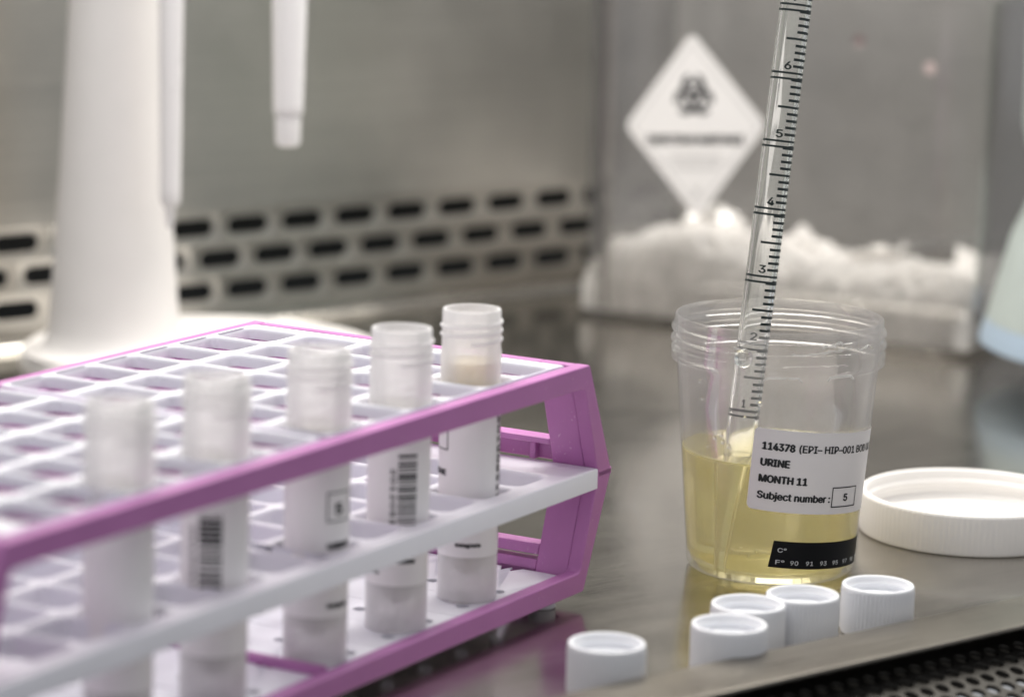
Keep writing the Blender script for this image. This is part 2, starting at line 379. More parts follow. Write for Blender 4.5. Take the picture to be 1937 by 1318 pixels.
# ------------------------------------------------------------------ tube rack
RAZ = R_(30.29); RROT = PI / 2 - RAZ; RO = Vector((2.166, 85.33, 0))
def rack_pt(u, v, z=0): return Vector((RO.x + u * cos(RROT) - v * sin(RROT), RO.y + u * sin(RROT) + v * cos(RROT), z))
rack = thing('tube_rack', 'purple and white plastic tube rack holding five open sample tubes', 'tube rack', RO, RROT)
L, W, ZM, ZT, ZB, E, T = 25.0, 11.26, 3.45, 6.77, .35, 1.45, .42
def half_frame(flip):
    fz = (lambda z: z) if not flip else (lambda z: ZT + ZB - z)
    def up(poly): return [(x, fz(z)) for x, z in poly]
    mb = MB(); g = .012
    rt = 6.14 if not flip else ZT + ZB - .93
    arc = lambda cx, cz, r, a0, a1, n=5: [(cx + r * cos(R_(a0 + (a1 - a0) * k / n)), cz + r * sin(R_(a0 + (a1 - a0) * k / n))) for k in range(n + 1)]
    poly = [(E, ZM + g), (0.02, ZT - .05), (-.05, ZT), (-L + .05, ZT), (-L - .02, ZT - .05), (-L - E, ZM + g), (-L - .68, ZM + g)] \
        + list(reversed(arc(-L + .38, rt - .2, .2, 90, 180))) + [(-.38 + .2 * cos(R_(90 - 80 * k / 5)), rt - .2 + .2 * sin(R_(90 - 80 * k / 5))) for k in range(6)] + [(.68, ZM + g)]
    for y0, y1 in ((0, T), (W - T, W)):
        mb.prism(up(poly), y0, y1)
    # end panels: slanted plates with a window, butted between the two side frames
    def slab(zlo, zhi, y0, y1, sgn, in_lo=None, thick=.5):
        def uo(z): return E * (ZT - z) / (ZT - ZM)
        def ui(z): return -.18 + (.68 + .18) * (6.14 - z) / (6.14 - ZM)
        X = (lambda u: u) if sgn > 0 else (lambda u: -L - u)
        p = []
        for z in (zlo, zhi):
            p += [(X(ui(z)), y0, fz(z)), (X(uo(z) - .01), y0, fz(z)), (X(uo(z) - .01), y1, fz(z)), (X(ui(z)), y1, fz(z))]
        mb.hexa(p)
    for sg in (1, -1):
        e = .002
        slab(ZM + g, ZT - .01, T + e, 1.44, sg); slab(ZM + g, ZT - .01, W - 1.44, W - T - e, sg)
        slab(6.05, ZT - .01, 1.44 + e, W - 1.44 - e, sg)
        slab(4.26 if not flip else ZT + ZB - 1.5, 4.44 if not flip else ZT + ZB - 1.2, 1.44 + e, W - 1.44 - e, sg)
        if flip: slab(ZT + ZB - .86, ZT - .02, 1.44 + e, W - 1.44 - e, sg)
        # recessed skirt below the window bar, with two ribs
        if not flip:
            for (y0, y1, dz0, d) in ((1.44 + e, W - 1.44 - e, ZM + .3, .35), (2.0, 2.2, ZM + .3, .12), (W - 2.2, W - 2.0, ZM + .3, .12)):
                x0 = .45 + d; x1 = .98
                a_, b_ = (x0, x1) if sg > 0 else (-L - x1, -L - x0)
                mb.box(a_, b_, y0, y1, dz0, 4.255)
    # cross bar dividing the two trays
    if not flip:
        mb.box(-12.42, -12.18, T + .003, W - T - .003, 6.0, 6.70)
        for k in range(6):                       # bars under the top trays, one below each line between the places
            v = min(max(1.52 + 2.07 * (k - .5), T + .2), W - T - .2)
            mb.box(-12.17, -.45, v - .10, v + .10, 6.05, 6.455); mb.box(-L + .45, -12.43, v - .10, v + .10, 6.05, 6.455)
    else: mb.box(-12.42, -12.18, T + .003, W - T - .003, .40, 1.02)
    return mb
half_frame(False).build('upper_frame', M_PURPLE, rack, bevel=.035)
lf = half_frame(True).build('lower_frame', M_PURPLE, rack, bevel=.035)

PU, PV, U0_, V0_ = 1.84, 2.07, -1.93, 1.52
UH = [U0_ - PU * k for k in range(6)] + [-24.6 - U0_ + PU * k for k in range(5, -1, -1)]
VH = [V0_ + PV * k for k in range(5)]
HW, HH = 1.66, 1.82
def tray(mb, cols, x0, x1, y0, y1, zt, zb):
    for u in cols:
        for v in VH:
            cell(mb, u, v, PU, PV, [(HW + .155, HH + .16, .42, zt), (HW + .085, HH + .085, .38, zt - .02), (HW + .025, HH + .025, .35, zt - .07), (HW, HH, .34, zt - .13), (HW, HH, .34, zb)], 6)
    i = (min(cols) - PU / 2, max(cols) + PU / 2, VH[0] - PV / 2, VH[-1] + PV / 2)
    e = .06
    frame_quads(mb, (x0 + e, x1 - e, y0 + e, y1 - e), i, zt); frame_quads(mb, (x0, x1, y0, y1), i, zb)
    P = lambda q, z: [(q[0], q[2], z), (q[1], q[2], z), (q[1], q[3], z), (q[0], q[3], z)]
    rings = [P((x0 + e, x1 - e, y0 + e, y1 - e), zt), P((x0 + .015, x1 - .015, y0 + .015, y1 - .015), zt - .02), P((x0, x1, y0, y1), zt - e), P((x0, x1, y0, y1), zb)]
    vs = sum(rings, []); fs = []
    for a in range(3):
        for k in range(4): fs.append((a * 4 + k, a * 4 + (k + 1) % 4, a * 4 + 4 + (k + 1) % 4, a * 4 + 4 + k))
    mb.add(vs, fs)
for cols, x0, x1 in ((UH[:6], -12.10, -.62), (UH[6:], -L + .62, -12.50)):
    mb = MB(); tray(mb, cols, x0, x1, T + .06, W - T - .06, 6.80, 6.46); mb.build('top_tray', M_TRAY, rack, normals=False)
    for q0, q1 in ((x0 - .16, x0 - .005), (x1 + .005, x1 + .16)):
        MB().box(q0, q1, T + .5, W - T - .5, 6.5, 6.68).build('tray_lip', M_TRAY, rack, bevel=.03)
mb = MB(); tray(mb, UH, -L - .58, .58, -.02, W + .02, 3.76, 3.18)
mt = mb.build('middle_tray', M_TRAY, rack, normals=False)
# floor tray: shallow grooves between the places and small drain holes
mb = MB()
FZ = .78
us = [UH[0] - PU * (k + .5) for k in range(5)] + [-24.6 - UH[0] + PU * (k + .5) for k in range(5)]
us = sorted(us)
vs_ = [V0_ - .42 + PV * k for k in range(5)]
edges = [-L + .3] + [(a + b_) / 2 for a, b_ in zip(us, us[1:])] + [-.3]
ve = [T + .01] + [(a + b_) / 2 for a, b_ in zip(vs_, vs_[1:])] + [W - T - .01]
for i, u in enumerate(us):
    for j, v in enumerate(vs_):
        cx, cy = (edges[i] + edges[i + 1]) / 2, (ve[j] + ve[j + 1]) / 2; cw, ch = edges[i + 1] - edges[i] - .03, ve[j + 1] - ve[j] - .001
        dx, dy = u - cx, v - cy
        # cell with an off-centre hole
        ring = [(x + dx, y + dy) for x, y in rrect(.40, .40, .199, 6)]; n = len(ring)
        sub = MB(); bor = []
        for q, (x, y) in enumerate(rrect(.40, .40, .199, 6)):
            c, k = divmod(q, 7)
            if k == 3: bor.append((cw / 2 * (1 if c in (0, 3) else -1), ch / 2 * (1 if c in (0, 1) else -1)))
            else:
                f_ = 1e9
                if x > 1e-9: f_ = min(f_, (cw / 2 - dx) / x)
                if x < -1e-9: f_ = min(f_, (-cw / 2 - dx) / x)
                if y > 1e-9: f_ = min(f_, (ch / 2 - dy) / y)
                if y < -1e-9: f_ = min(f_, (-ch / 2 - dy) / y)
                bor.append((dx + x * f_, dy + y * f_))
        vs = [(cx + x, cy + y, FZ) for x, y in bor] + [(cx + x, cy + y, FZ) for x, y in ring] + [(cx + x, cy + y, FZ - .22) for x, y in ring] + [(cx + x, cy + y, FZ - .06) for x, y in bor]
        fs = []
        for a, b2 in ((0, 1), (1, 2), (3, 0)):
            for q in range(n): fs.append((a * n + q, a * n + (q + 1) % n, b2 * n + (q + 1) % n, b2 * n + q))
        mb.add(vs, fs)
mb.add([(-L + .3, T + .01, FZ - .05), (-.3, T + .01, FZ - .05), (-.3, W - T - .01, FZ - .05), (-L + .3, W - T - .01, FZ - .05)], [])
for e_ in edges[1:-1]: mb.add([(e_ - .03, T + .01, FZ - .05), (e_ + .03, T + .01, FZ - .05), (e_ + .03, W - T - .01, FZ - .05), (e_ - .03, W - T - .01, FZ - .05)], [(0, 1, 2, 3)])
mb.build('floor_tray', M_TRAY, rack, normals=False, smooth=0)
for u in (-1.0, -L + 1.0):
    for v in (.75, W - .75):
        mb = MB(); mb.lathe([(.0, 0), (.34, 0), (.38, .04), (.38, .36), (0, .36)], 24, (u, v, 0)); mb.build('foot', M_FOOT, rack)

# ------------------------------------------------------------------ sample tubes
TR = .805
def trad(z): return TR + .012 * z / 8
def tube_print(parent, design):
    """ink on the paper label; design is a list of (kind, args) with phi in degrees and z in cm"""
    let = MB(); bar = MB()
    for d in design:
        if d[0] == 'text':
            _, s, ph, z, h, wd, rot, bold = d
            vs, fs = text2d(s, h, wd, bold)
            if rot == 'down': vs = [(y, -x) for x, y in vs]
            if rot == 'up': vs = [(-y, x) for x, y in vs]
            let.add(wrap(vs, trad, .016, R_(ph), z), fs)
        elif d[0] == 'box':
            _, ph, z, wd, h = d
            vs, fs = strip2d([(0, 0), (wd, 0), (wd, h), (0, h), (0, 0)], .035); let.add(wrap(vs, trad, .016, R_(ph), z), fs)
        elif d[0] == 'dot':
            _, ph, z, r = d
            vs = [(r * 1.5 * cos(a), r * sin(a)) for a in [2 * PI * k / 14 for k in range(14)]]; let.add(wrap(vs, trad, .016, R_(ph), z), [tuple(range(14))])
        elif d[0] == 'bar':
            _, ph, z0, z1, wd, seed = d
            rnd = random.Random(seed); z = z0
            while z < z1:
                t = rnd.choice((.028, .028, .05, .08, .11)); t = min(t, z1 - z)
                vs, fs = patch2d(0, wd, 0, t, 0, 8, 1); bar.add(wrap(vs, trad, .016, R_(ph), z), fs)
                z += t + rnd.choice((.03, .03, .045, .07))
    if let.v: let.build('lettering', M_INK, parent, smooth=0, normals=False)
    if bar.v: bar.build('barcode', M_INK, parent, smooth=0, normals=False)
def sample_tube(u, label, z, tilt, rot, design, fill):
    p = rack_pt(u, V0_ - .02, z)
    t = thing('sample_tube', label, 'sample tube', p, 0, 'open sample tubes standing in the rack')
    t.rotation_euler = (R_(tilt[0]), R_(tilt[1]), 0)
    mb = MB()
    out = [(TR - .07, .0), (TR - .01, .0), (TR, .03), (TR + .01, 6.75), (TR - .015, 6.85), (TR - .02, 7.82), (TR - .04, 7.88), (TR - .10, 7.88), (TR - .115, 7.84), (TR - .11, 1.9), (.60, 1.35), (.42, .95), (.2, .72), (0, .66)]
    mb.lathe(out, 64)
    mb.lathe([(0, .58), (.22, .64), (.46, .86), (.66, 1.28), (TR - .07, 1.7), (TR - .07, 0)], 64)       # hollow skirt below the cone
    hx = [((TR - .01) * sin(a), -(TR - .01) * cos(a), 7.02 + .235 * a / (2 * PI)) for a in [2 * PI * k / 48 for k in range(int(48 * 2.6))]]
    mb.tube(hx, .052, 8)
    mb.build('tube_body', M_TUBE, t)
    lv, lf_ = patch2d(0, 2 * PI * TR * .97, 1.25, 5.62, .06, 72, 8)
    lab = MB().add(wrap(lv, trad, .008, R_(rot + 170), 0), lf_).build('label', M_TPAPER, t, normals=False)
    tube_print(lab, design)
    lq = MB(); ri = TR - .125
    lq.lathe([(0, .70), (.19, .75), (.41, .98), (.585, 1.37), (ri, 1.92), (ri, fill - .06), (ri - .06, fill - .09), (0, fill - .09)], 48)
    lq.build('liquid', M_TLIQ2 if u > -5 else M_TLIQ, t)
    return t
A = [('box', -95, 4.15, .72, .85), ('text', 'URINE', -101, 3.45, .20, .75, '', .02), ('text', 'MONTH 11', -113, 2.72, .20, .98, '', .02),
     ('text', 'biologicals', -22, 1.55, .13, .66, '', .03), ('text', '2012051120', 64, 5.05, .16, 2.6, 'down', .02), ('bar', 77, 1.7, 5.2, .5, 2)]
B_ = [('text', '2012051120', -12, 4.35, .17, 2.15, 'down', .01), ('bar', 1, 1.85, 4.75, .5, 5), ('dot', 30, 5.50, .055), ('text', 'biologicals', -80, 1.55, .13, .66, '', .03)]
C_ = [('box', 22, 3.7, .7, .72), ('text', '5', 38, 3.86, .38, .2, '', .03), ('text', 'URINE', 24, 3.0, .20, .7, '', .03), ('text', 'MONTH 11', 22, 2.3, .20, .9, '', .03), ('text', 'biologicals', 25, 1.5, .15, .6, '', .04), ('bar', -120, 1.7, 5.0, .5, 6)]
D_ = [('bar', -22, 1.95, 4.75, .56, 8), ('text', '2012051120', -38, 4.4, .17, 2.15, 'down', .01), ('dot', 28, 5.50, .06)]
TU = [(-3.83, 'open milky tube nearest the right end of the rack, INE readable on its label', .82, (0, -.2), 0, A, 6.55),
      (-7.40, 'tube with a barcode beside a number, second from the right end', .80, (0, .2), 0, B_, 6.0),
      (-11.16, 'middle tube of the five, boxed print along its right side', .80, (.3, .2), 0, C_, 6.1),
      (-15.50, 'blurred tube with a broad dark barcode facing front, second from the left', .80, (0, .3), 0, D_, 6.0),
      (-19.22, 'blurred tube with a blank front, nearest the left edge of the photo', .80, (0, .3), 0, [('bar', 130, 1.9, 4.8, .5, 3)], 6.0)]
for a in TU: sample_tube(*a)

# ------------------------------------------------------------------ specimen cup
CUP = Vector((7.724, 90.115, 0))
def crad(z): return 2.43 + (2.93 - 2.43) * max(0, z) / 6.2
cup = thing('specimen_cup', 'clear screw-neck specimen cup with a white printed label, half full of yellow urine', 'cup', CUP)
out = [(0, .12), (2.0, .12), (2.12, .0), (2.25, .0), (2.36, .04), (2.44, .16), (crad(.4), .4)] + [(crad(z), z) for z in (1, 2, 3, 4, 5, 6, 6.14)] + \
      [(3.07, 6.16), (3.10, 6.20), (3.11, 6.50), (3.03, 6.54), (3.03, 6.64)] + \
      [(3.03 + .10 * sin(t), 6.74 - .10 * cos(t)) for t in [PI * k / 6 for k in range(7)]] + [(3.03, 6.98)] + \
      [(3.03 + .09 * sin(t), 7.07 - .09 * cos(t)) for t in [PI * k / 6 for k in range(7)]] + [(3.03, 7.2), (3.02, 7.44), (3.0, 7.465), (2.955, 7.465), (2.94, 7.44)]
inn = [(2.93, 6.3)] + [(crad(z) - .09, z) for z in (6.0, 5, 4, 3, 2, 1, .5)] + [(2.33, .32), (2.2, .22), (0, .22)]
cupb = MB().lathe(out + inn, 128).build('cup_body', M_CUP, cup, smooth=50)
# moulded ridges hanging under the collar, and dried splash lines inside the neck
mb = MB()
for a0, a1 in ((-12, 9), (24, 42)):
    pts = [(crad(6.1) + .03, R_(a0 + (a1 - a0) * k / 20), 6.17 - .10 + .10 * (1 if 2 < k < 18 else k / 2 if k <= 2 else (20 - k) / 2)) for k in range(21)]
    mb.tube([(r * sin(a), -r * cos(a), z) for r, a, z in pts], .03, 6)
rnd = random.Random(7)
for a0, a1, z in ((-30, -14, 6.95), (2, 40, 6.85), (45, 62, 6.9), (20, 34, 7.05)):
    pts = []; zz = z
    for k in range(26):
        zz += rnd.uniform(-.03, .03); a = R_(a0 + (a1 - a0) * k / 25); r = 2.93
        pts.append((r * sin(a), -r * cos(a), zz))
    mb.tube(pts, [rnd.uniform(.012, .04) for _ in pts], 6)
mb.build('moulded_ridge', clear('ridge_plastic', (.95, .95, .95), .30, (.9, .9, .9), .1), cup)
TILT = R_(-5)
lv, lf_ = patch2d(0, 5.5, -2.42, 0, .16, 60, 6)
lab = MB().add(wrap(lv, crad, .010, R_(-16.4), 4.73, TILT), lf_).build('label', M_PAPER, cup, normals=False)
let = MB()
def on_label(s, x, y, h, wd, bold=.012):
    vs, fs = text2d(s, h, wd, bold); let.add(wrap([(a + x, c + y) for a, c in vs], crad, .022, R_(-16.4), 4.73, TILT), fs)
on_label('114378', .28, -.61, .285, .91, .022); on_label('(EPI\u2013 HIP\u2013001 BOD UK)', 1.33, -.61, .285, 3.2, .011)
on_label('URINE', .28, -1.09, .285, .81, .022); on_label('MONTH 11', .28, -1.57, .285, 1.38, .022)
on_label('Subject number :', .28, -2.06, .285, 2.18, .017); on_label('5', 3.02, -2.03, .28, .16, .016)
vs, fs = strip2d([(2.55, -2.20), (3.62, -2.20), (3.62, -1.63), (2.55, -1.63), (2.55, -2.20)], .032)
let.add(wrap(vs, crad, .022, R_(-16.4), 4.73, TILT), fs)
let.build('lettering', M_INK, lab, smooth=0, normals=False)
sv, sf = patch2d(0, 4.3, -.80, 0, 0, 50, 4, slant=.10)
ST = R_(-4.5); SA = R_(-4.5)
strip = MB().add(wrap(sv, crad, .012, SA, 1.40, ST), sf).build('temperature_strip', M_STRIP, cup, normals=False)
let = MB()
def on_strip(s, x, y, h, wd):
    vs, fs = text2d(s, h, wd, .005); let.add(wrap([(a + x, c + y) for a, c in vs], crad, .022, SA, 1.40, ST), fs)
on_strip('C\u00b0', .22, -.33, .17, .25); on_strip('F\u00b0', .20, -.69, .17, .25)
for i, s in enumerate(('90', '91', '93', '95', '97', '98', '100', '102')): on_strip(s, .63 + .47 * i, -.69, .17, .23 if len(s) < 3 else .33)
let.build('lettering', M_GREYINK, strip, smooth=0, normals=False)
mb = MB(); mb.lathe([(0, -.27), (.10, -.255), (.19, -.2), (.25, -.11), (.27, 0), (.25, .11), (.18, .2), (.08, .28), (0, .31)], 32, (-1.22, -2.92, 6.72))
mb.build('droplet', M_DROP, cup, smooth=80)

rnd = random.Random(21)
for k in range(11):
    a = R_(rnd.uniform(-62, -14)); z = rnd.uniform(3.9, 5.9); r = rnd.uniform(.025, .07); q = crad(z) - .092
    MB().lathe([(r * sin(PI * i / 8), -r * 1.25 * cos(PI * i / 8)) for i in range(9)], 16, (q * sin(a), -q * cos(a), z)).build('wet_drop', M_DROP, cup, smooth=80)
# urine in the cup
lq = [(0, .20), (2.25, .20), (2.34, .28), (crad(.5) - .035, .5)] + [(crad(z) - .03, z) for z in (1, 1.5, 2, 2.5, 3, 3.46)] + [(crad(3.5) - .035, 3.57), (crad(3.5) - .09, 3.52), (crad(3.5) - .2, 3.485), (crad(3.5) - .42, 3.47), (0, 3.47)]
u_ = MB().lathe(lq, 128).build('urine', M_URINE, smooth=40)
u_.location = CUP * S; tag(u_, 'clear yellow urine filling the lower half of the specimen cup', 'urine')

for x, z, r in ((-1.02, 1.06, .042), (-.58, 1.02, .055), (-1.04, .88, .036), (-.80, .86, .045), (-.95, .97, .028)):
    y = -math.sqrt((crad(z) - .035 - r) ** 2 - x * x)
    MB().lathe([(r * sin(PI * k / 10), -r * cos(PI * k / 10)) for k in range(11)], 20, (x, y, z)).build('bubble', M_BUBBLE, u_, smooth=80)

# ------------------------------------------------------------------ serological pipette standing in the cup
PX = lambda z: Vector((CUP.x - 1.39 + .0965 * (z - .2), CUP.y - 1.05 + .115 * (z - .2), z))
base = PX(.26); axis = (PX(20) - PX(.26)).normalized()
pip = thing('serological_pipette', 'long clear graduated pipette leaning in the specimen cup, numbers 1 to 6 along its tube', 'pipette', base)
pip.rotation_mode = 'QUATERNION'; pip.rotation_quaternion = Vector((0, 0, 1)).rotation_difference(axis)
OR, IR = .455, .36
prof = [(.12, .0), (.16, .0), (.19, .3), (.30, 1.6), (.42, 2.9), (OR, 3.3), (OR, 27.0), (.40, 27.3), (.40, 29.5), (.33, 29.5), (.33, 27.4), (IR, 27.0), (IR, 3.4), (.33, 3.0), (.21, 1.6), (.12, .3), (.12, 0)]
MB().lathe(prof, 64).build('pipette_tube', M_PIPETTE, pip, smooth=50)
tick = MB(); num = MB(); prad = lambda z: OR
ML = 1.955; Z1 = 4.55
rnd = random.Random(3)
for i in range(0, 101):
    z = Z1 + ML * i / 10
    if z > 25.5: break
    if i % 10 == 0:
        for dz, a0, a1, wd in ((0, -78, 92, .06), (-.165, -88, 92, .06), (-.165, 45, 92, .10)):
            vs, fs = strip2d([(OR * R_(a0), z + dz), (OR * R_(a1), z + dz)], wd); tick.add(wrap(vs, prad, .006, 0, 0), fs)
        vs, fs = text2d(str(1 + i // 10), .30, .18 if i else .09, .014); num.add(wrap([(a - .13, c + z + .10) for a, c in vs], prad, .007, 0, 0), fs)
    else:
        a0 = -19 if i % 10 == 5 else 18
        vs, fs = strip2d([(OR * R_(a0), z), (OR * R_(90), z)], .076 if i % 10 != 5 else .066); tick.add(wrap(vs, prad, .006, 0, 0), fs)
# back scale seen through the tube at the first line
vs, fs = strip2d([(OR * R_(92), Z1 - .06), (OR * R_(272), Z1 - .06)], .09); tick.add(wrap(vs, prad, .006, 0, 0), fs)
tick.build('graduation_marks', M_TICK, pip, smooth=0, normals=False); num.build('number', M_TICK, pip, smooth=0, normals=False)

# ------------------------------------------------------------------ cup lid and screw caps
lid = MB().lathe([(0, 0), (3.25, 0), (3.33, .05), (3.35, .14), (3.35, 1.16), (3.32, 1.25), (3.27, 1.28), (3.19, 1.28), (3.15, 1.24), (3.14, .98), (3.06, .92), (3.06, .80), (3.14, .74), (3.14, .52), (3.05, .46), (3.02, .36), (2.9, .32), (2.75, .16), (0, .16)], 960,
    rfun=lambda a, r, z: 1 - (.0022 * min(1, max(0, .5 + 1.2 * cos(a * 120))) if r > 3.345 else 0)).build('cup_lid', M_LID, smooth=50)
lid.location = Vector((14.2, 95.0, 0)) * S; tag(lid, 'white screw lid lying open side up on the bench to the right of the cup', 'lid')
def cap_mesh():
    prof = [(0, 0), (.93, 0), (.975, .03), (.98, .07), (1.0, .12), (1.0, 1.18), (.985, 1.23), (.98, 1.30), (.96, 1.335), (.92, 1.35), (.885, 1.33), (.872, 1.28), (.862, 1.20), (.815, 1.17), (.81, 1.12), (.855, 1.08), (.855, .98), (.80, .93), (.70, .92), (.66, .99), (.60, .99), (.57, .90), (0, .88)]
    return MB().lathe(prof, 432, rfun=lambda a, r, z: 1 - (.026 * min(1, max(0, .5 + 1.3 * cos(a * 54))) if r > .99 else 0))
caps = [((10.10, 83.16), 'white ribbed screw cap at the right end of the row, nearest the big lid', 0),
        ((7.95, 81.94), 'white ribbed screw cap standing right in front of the black temperature strip', 20),
        ((6.41, 80.80), 'white screw cap half hidden behind the cap in front of it', 50),
        ((5.78, 78.75), 'white screw cap in front of another cap, close to the steel lip', 75),
        ((2.57, 76.66), 'lone blurred white screw cap nearest the purple rack', 110)]
c0 = None
for (x, y), lb_, rz in caps:
    if c0 is None: o = c0 = cap_mesh().build('screw_cap', M_CAP, smooth=60)
    else: o = c0.copy(); COL.objects.link(o)
    o.location = Vector((x, y, 0)) * S; o.rotation_euler = (0, 0, R_(rz)); tag(o, lb_, 'screw cap', 'white screw caps off the sample tubes')

# ------------------------------------------------------------------ pipette stand and two micropipettes
st = thing('pipette_stand', 'white tapered pipette stand column on a broad round base, blurred behind the rack', 'pipette stand', (-15, 117, 0))
MB().lathe([(0, 0), (6.9, 0), (7.0, .08), (7.0, .55), (6.8, .78), (6.2, .86), (0, .9)], 96, (3.2, 1.9, 0)).build('base', M_STAND, st)
MB().lathe([(3.3, .84), (2.85, 1.0), (2.6, 1.3), (2.47, 1.8), (2.40, 2.6), (2.02, 8), (1.68, 14), (1.35, 22), (1.2, 25), (0, 25.3)], 64).build('column', M_STAND, st, smooth=60)
mb = MB()
for ex, ey in ((2.36, -2.5), (6.6, -2.5), (-4.5, 2.0)):
    d = Vector((ex, ey, 0)); n_ = Vector((-ey, ex, 0)).normalized() * .35; k = len(mb.v)
    mb.hexa([tuple(Vector((0, 0, z)) + q) for z in (22.2, 22.9) for q in (-n_, d - n_, d + n_, n_)])
mb.build('hanger_arm', M_STAND, st, bevel=.06)
p1 = thing('micropipette', 'white micropipette with a thin pointed tip hanging in front of the stand column', 'micropipette', (-12.64, 114.5, 0), 0, 'micropipettes hanging on the stand')
MB().lathe([(0, 6.8), (.33, 6.82), (.37, 6.92), (.385, 7.4), (.45, 14), (.52, 18), (.62, 20.5), (.95, 22), (1.0, 30), (.9, 30.6), (0, 30.7)], 48).build('barrel', M_PIP, p1)
MB().lathe([(0, 5.95), (.10, 5.96), (.13, 6.05), (.22, 6.815), (0, 6.816)], 32).build('nozzle', M_PIP, p1)
p2 = thing('micropipette', 'white blunt-ended micropipette barrel hanging alone in front of the steel wall', 'micropipette', (-8.36, 114.5, 0), 0, 'micropipettes hanging on the stand')
MB().lathe([(0, 10.26), (.52, 10.27), (.545, 10.34), (.55, 10.6), (.63, 14.4), (.68, 19), (.95, 21.5), (1.0, 30), (.9, 30.6), (0, 30.7)], 48).build('barrel', M_PIP, p2)
MB().lathe([(0, 9.08), (.36, 9.10), (.43, 9.16), (.46, 9.3), (.475, 10.255), (0, 10.256)], 48).build('nozzle', M_PIP, p2)

# ------------------------------------------------------------------ clear waste bin with its placard
BAZ = R_(118); BROT = PI / 2 - BAZ                      # bin frame: x along the front face to the right, y away from us
BO = Vector((2.3, 132.1, 0))
bin_ = thing('waste_bin', 'clear plastic waste bin with a white diamond hazard placard, blurred behind the cup', 'waste bin', BO, BROT)
BL, BD, BH = 18.2, 11.0, 14.4
def brect(ins, z, grow=0, r=2.2):
    return [(BL / 2 + x, BD / 2 + y, z) for x, y in rrect(BL - 2 * ins, BD - 2 * ins, max(.3, r - ins), 8)]
rings = [brect(.55, 0), brect(.2, .12), brect(.08, .4), brect(0, 7), brect(-.08, BH - .3), brect(-.45, BH - .25), brect(-.5, BH - .1), brect(-.45, BH), brect(.05, BH), brect(.1, BH - .4), brect(.2, 7), brect(.3, .5), brect(.6, .3)]
mb = MB(); n = len(rings[0]); vs = sum(rings, []); fs = []
for a in range(len(rings) - 1):
    for i in range(n): fs.append((a * n + i, a * n + (i + 1) % n, (a + 1) * n + (i + 1) % n, (a + 1) * n + i))
fs += [tuple(range(n)), tuple(reversed(range((len(rings) - 1) * n, len(rings) * n)))]
mb.add(vs, fs).build('bin_body', M_BIN, bin_, smooth=50)
# placard stuck on the front face (y = 0 plane of the bin frame)
PCX, PCZ, PR = 5.68, 8.55, R_(4.2); PW, PH = 3.22, 3.86
yb = lambda z: -.03
def on_face(vs, off):
    o_ = []
    for x, y in vs:
        X = x * cos(PR) - y * sin(PR); Z = x * sin(PR) + y * cos(PR); o_.append((PCX + X, -off, PCZ + Z))
    return o_
def diamond(k): return [(0, PH * k), (-PW * k, 0), (0, -PH * k), (PW * k, 0)]
def rdia(k, c=.06):
    d = diamond(k); o_ = []
    for i in range(4):
        p, a, b2 = Vector(d[i]), Vector(d[i - 1]), Vector(d[(i + 1) % 4]); o_ += [tuple(p + (a - p) * c), tuple(p + ((a - p) + (b2 - p)) * c * .32), tuple(p + (b2 - p) * c)]
    return o_
mb = MB(); f0 = on_face(rdia(1), .065); f1 = on_face(rdia(1), .02); n = len(f0)
mb.add(f0 + f1, [tuple(range(n)), tuple(reversed(range(n, 2 * n)))] + [(i, (i + 1) % n, n + (i + 1) % n, n + i) for i in range(n)])
pl = mb.build('placard', M_SIGN, bin_, smooth=0)
mb = MB()
a, b2 = on_face(diamond(.89), .07), on_face(diamond(.865), .07); mb.add(a + b2, [(i, (i + 1) % 4, 4 + (i + 1) % 4, 4 + i) for i in range(4)])
for y in (-.95,):
    vs, fs = strip2d([(-1.9, -1.52), (1.9, -1.52)], .04); mb.add(on_face(vs, .07), fs)
for s, y, h, wd in (('IN CASE OF DAMAGE OR LEAKAGE', -1.35, .16, 2.3), ('NOTIFY PUBLIC HEALTH AUTHORITY', -1.78, .16, 2.0), ('6', -2.85, .42, .28)):
    vs, fs = text2d(s, h, wd, .01, 'C'); mb.add(on_face([(x, q + y) for x, q in vs], .07), fs)
mb.build('border', M_SIGNGREY, pl, smooth=0, normals=False)
mb = MB()
vs, fs = text2d('INFECTIOUS SUBSTANCE', .42, 4.3, .055, 'C'); mb.add(on_face([(x, y - .72) for x, y in vs], .072), fs)
mb.build('lettering', M_INK, pl, smooth=0, normals=False)
mb = MB()                                              # biohazard trefoil: three open horns and a ring
def annulus(cx, cy, r0, r1, a0, a1, n=30):
    vs = []; fs = []
    for k in range(n + 1):
        a = R_(a0 + (a1 - a0) * k / n); vs += [(cx + r0 * cos(a), cy + r0 * sin(a)), (cx + r1 * cos(a), cy + r1 * sin(a))]
    return vs, [(2 * k, 2 * k + 1, 2 * k + 3, 2 * k + 2) for k in range(n)]
for q, a in enumerate((90, 210, 330)):
    cx, cy = .42 * cos(R_(a)), 1.22 + .42 * sin(R_(a))
    n = 40; vs = []; fs = []
    for k in range(n + 1):
        t = a + 22 + (316) * k / n; rr = .36 + .09 * abs(math.cos(R_((t - a) / 2)))
        vs += [(cx + .30 * cos(R_(t)) + .05 * cos(R_(a)), cy + .30 * sin(R_(t)) + .05 * sin(R_(a))), (cx + .54 * cos(R_(t)), cy + .54 * sin(R_(t)))]
    fs = [(2 * k, 2 * k + 1, 2 * k + 3, 2 * k + 2) for k in range(n)]
    mb.add(on_face(vs, .072 + .002 * q), fs)
vs, fs = annulus(0, 1.22, .50, .66, 0, 360); mb.add(on_face(vs, .080), fs)
mb.build('biohazard_symbol', M_INK, pl, smooth=0, normals=False)
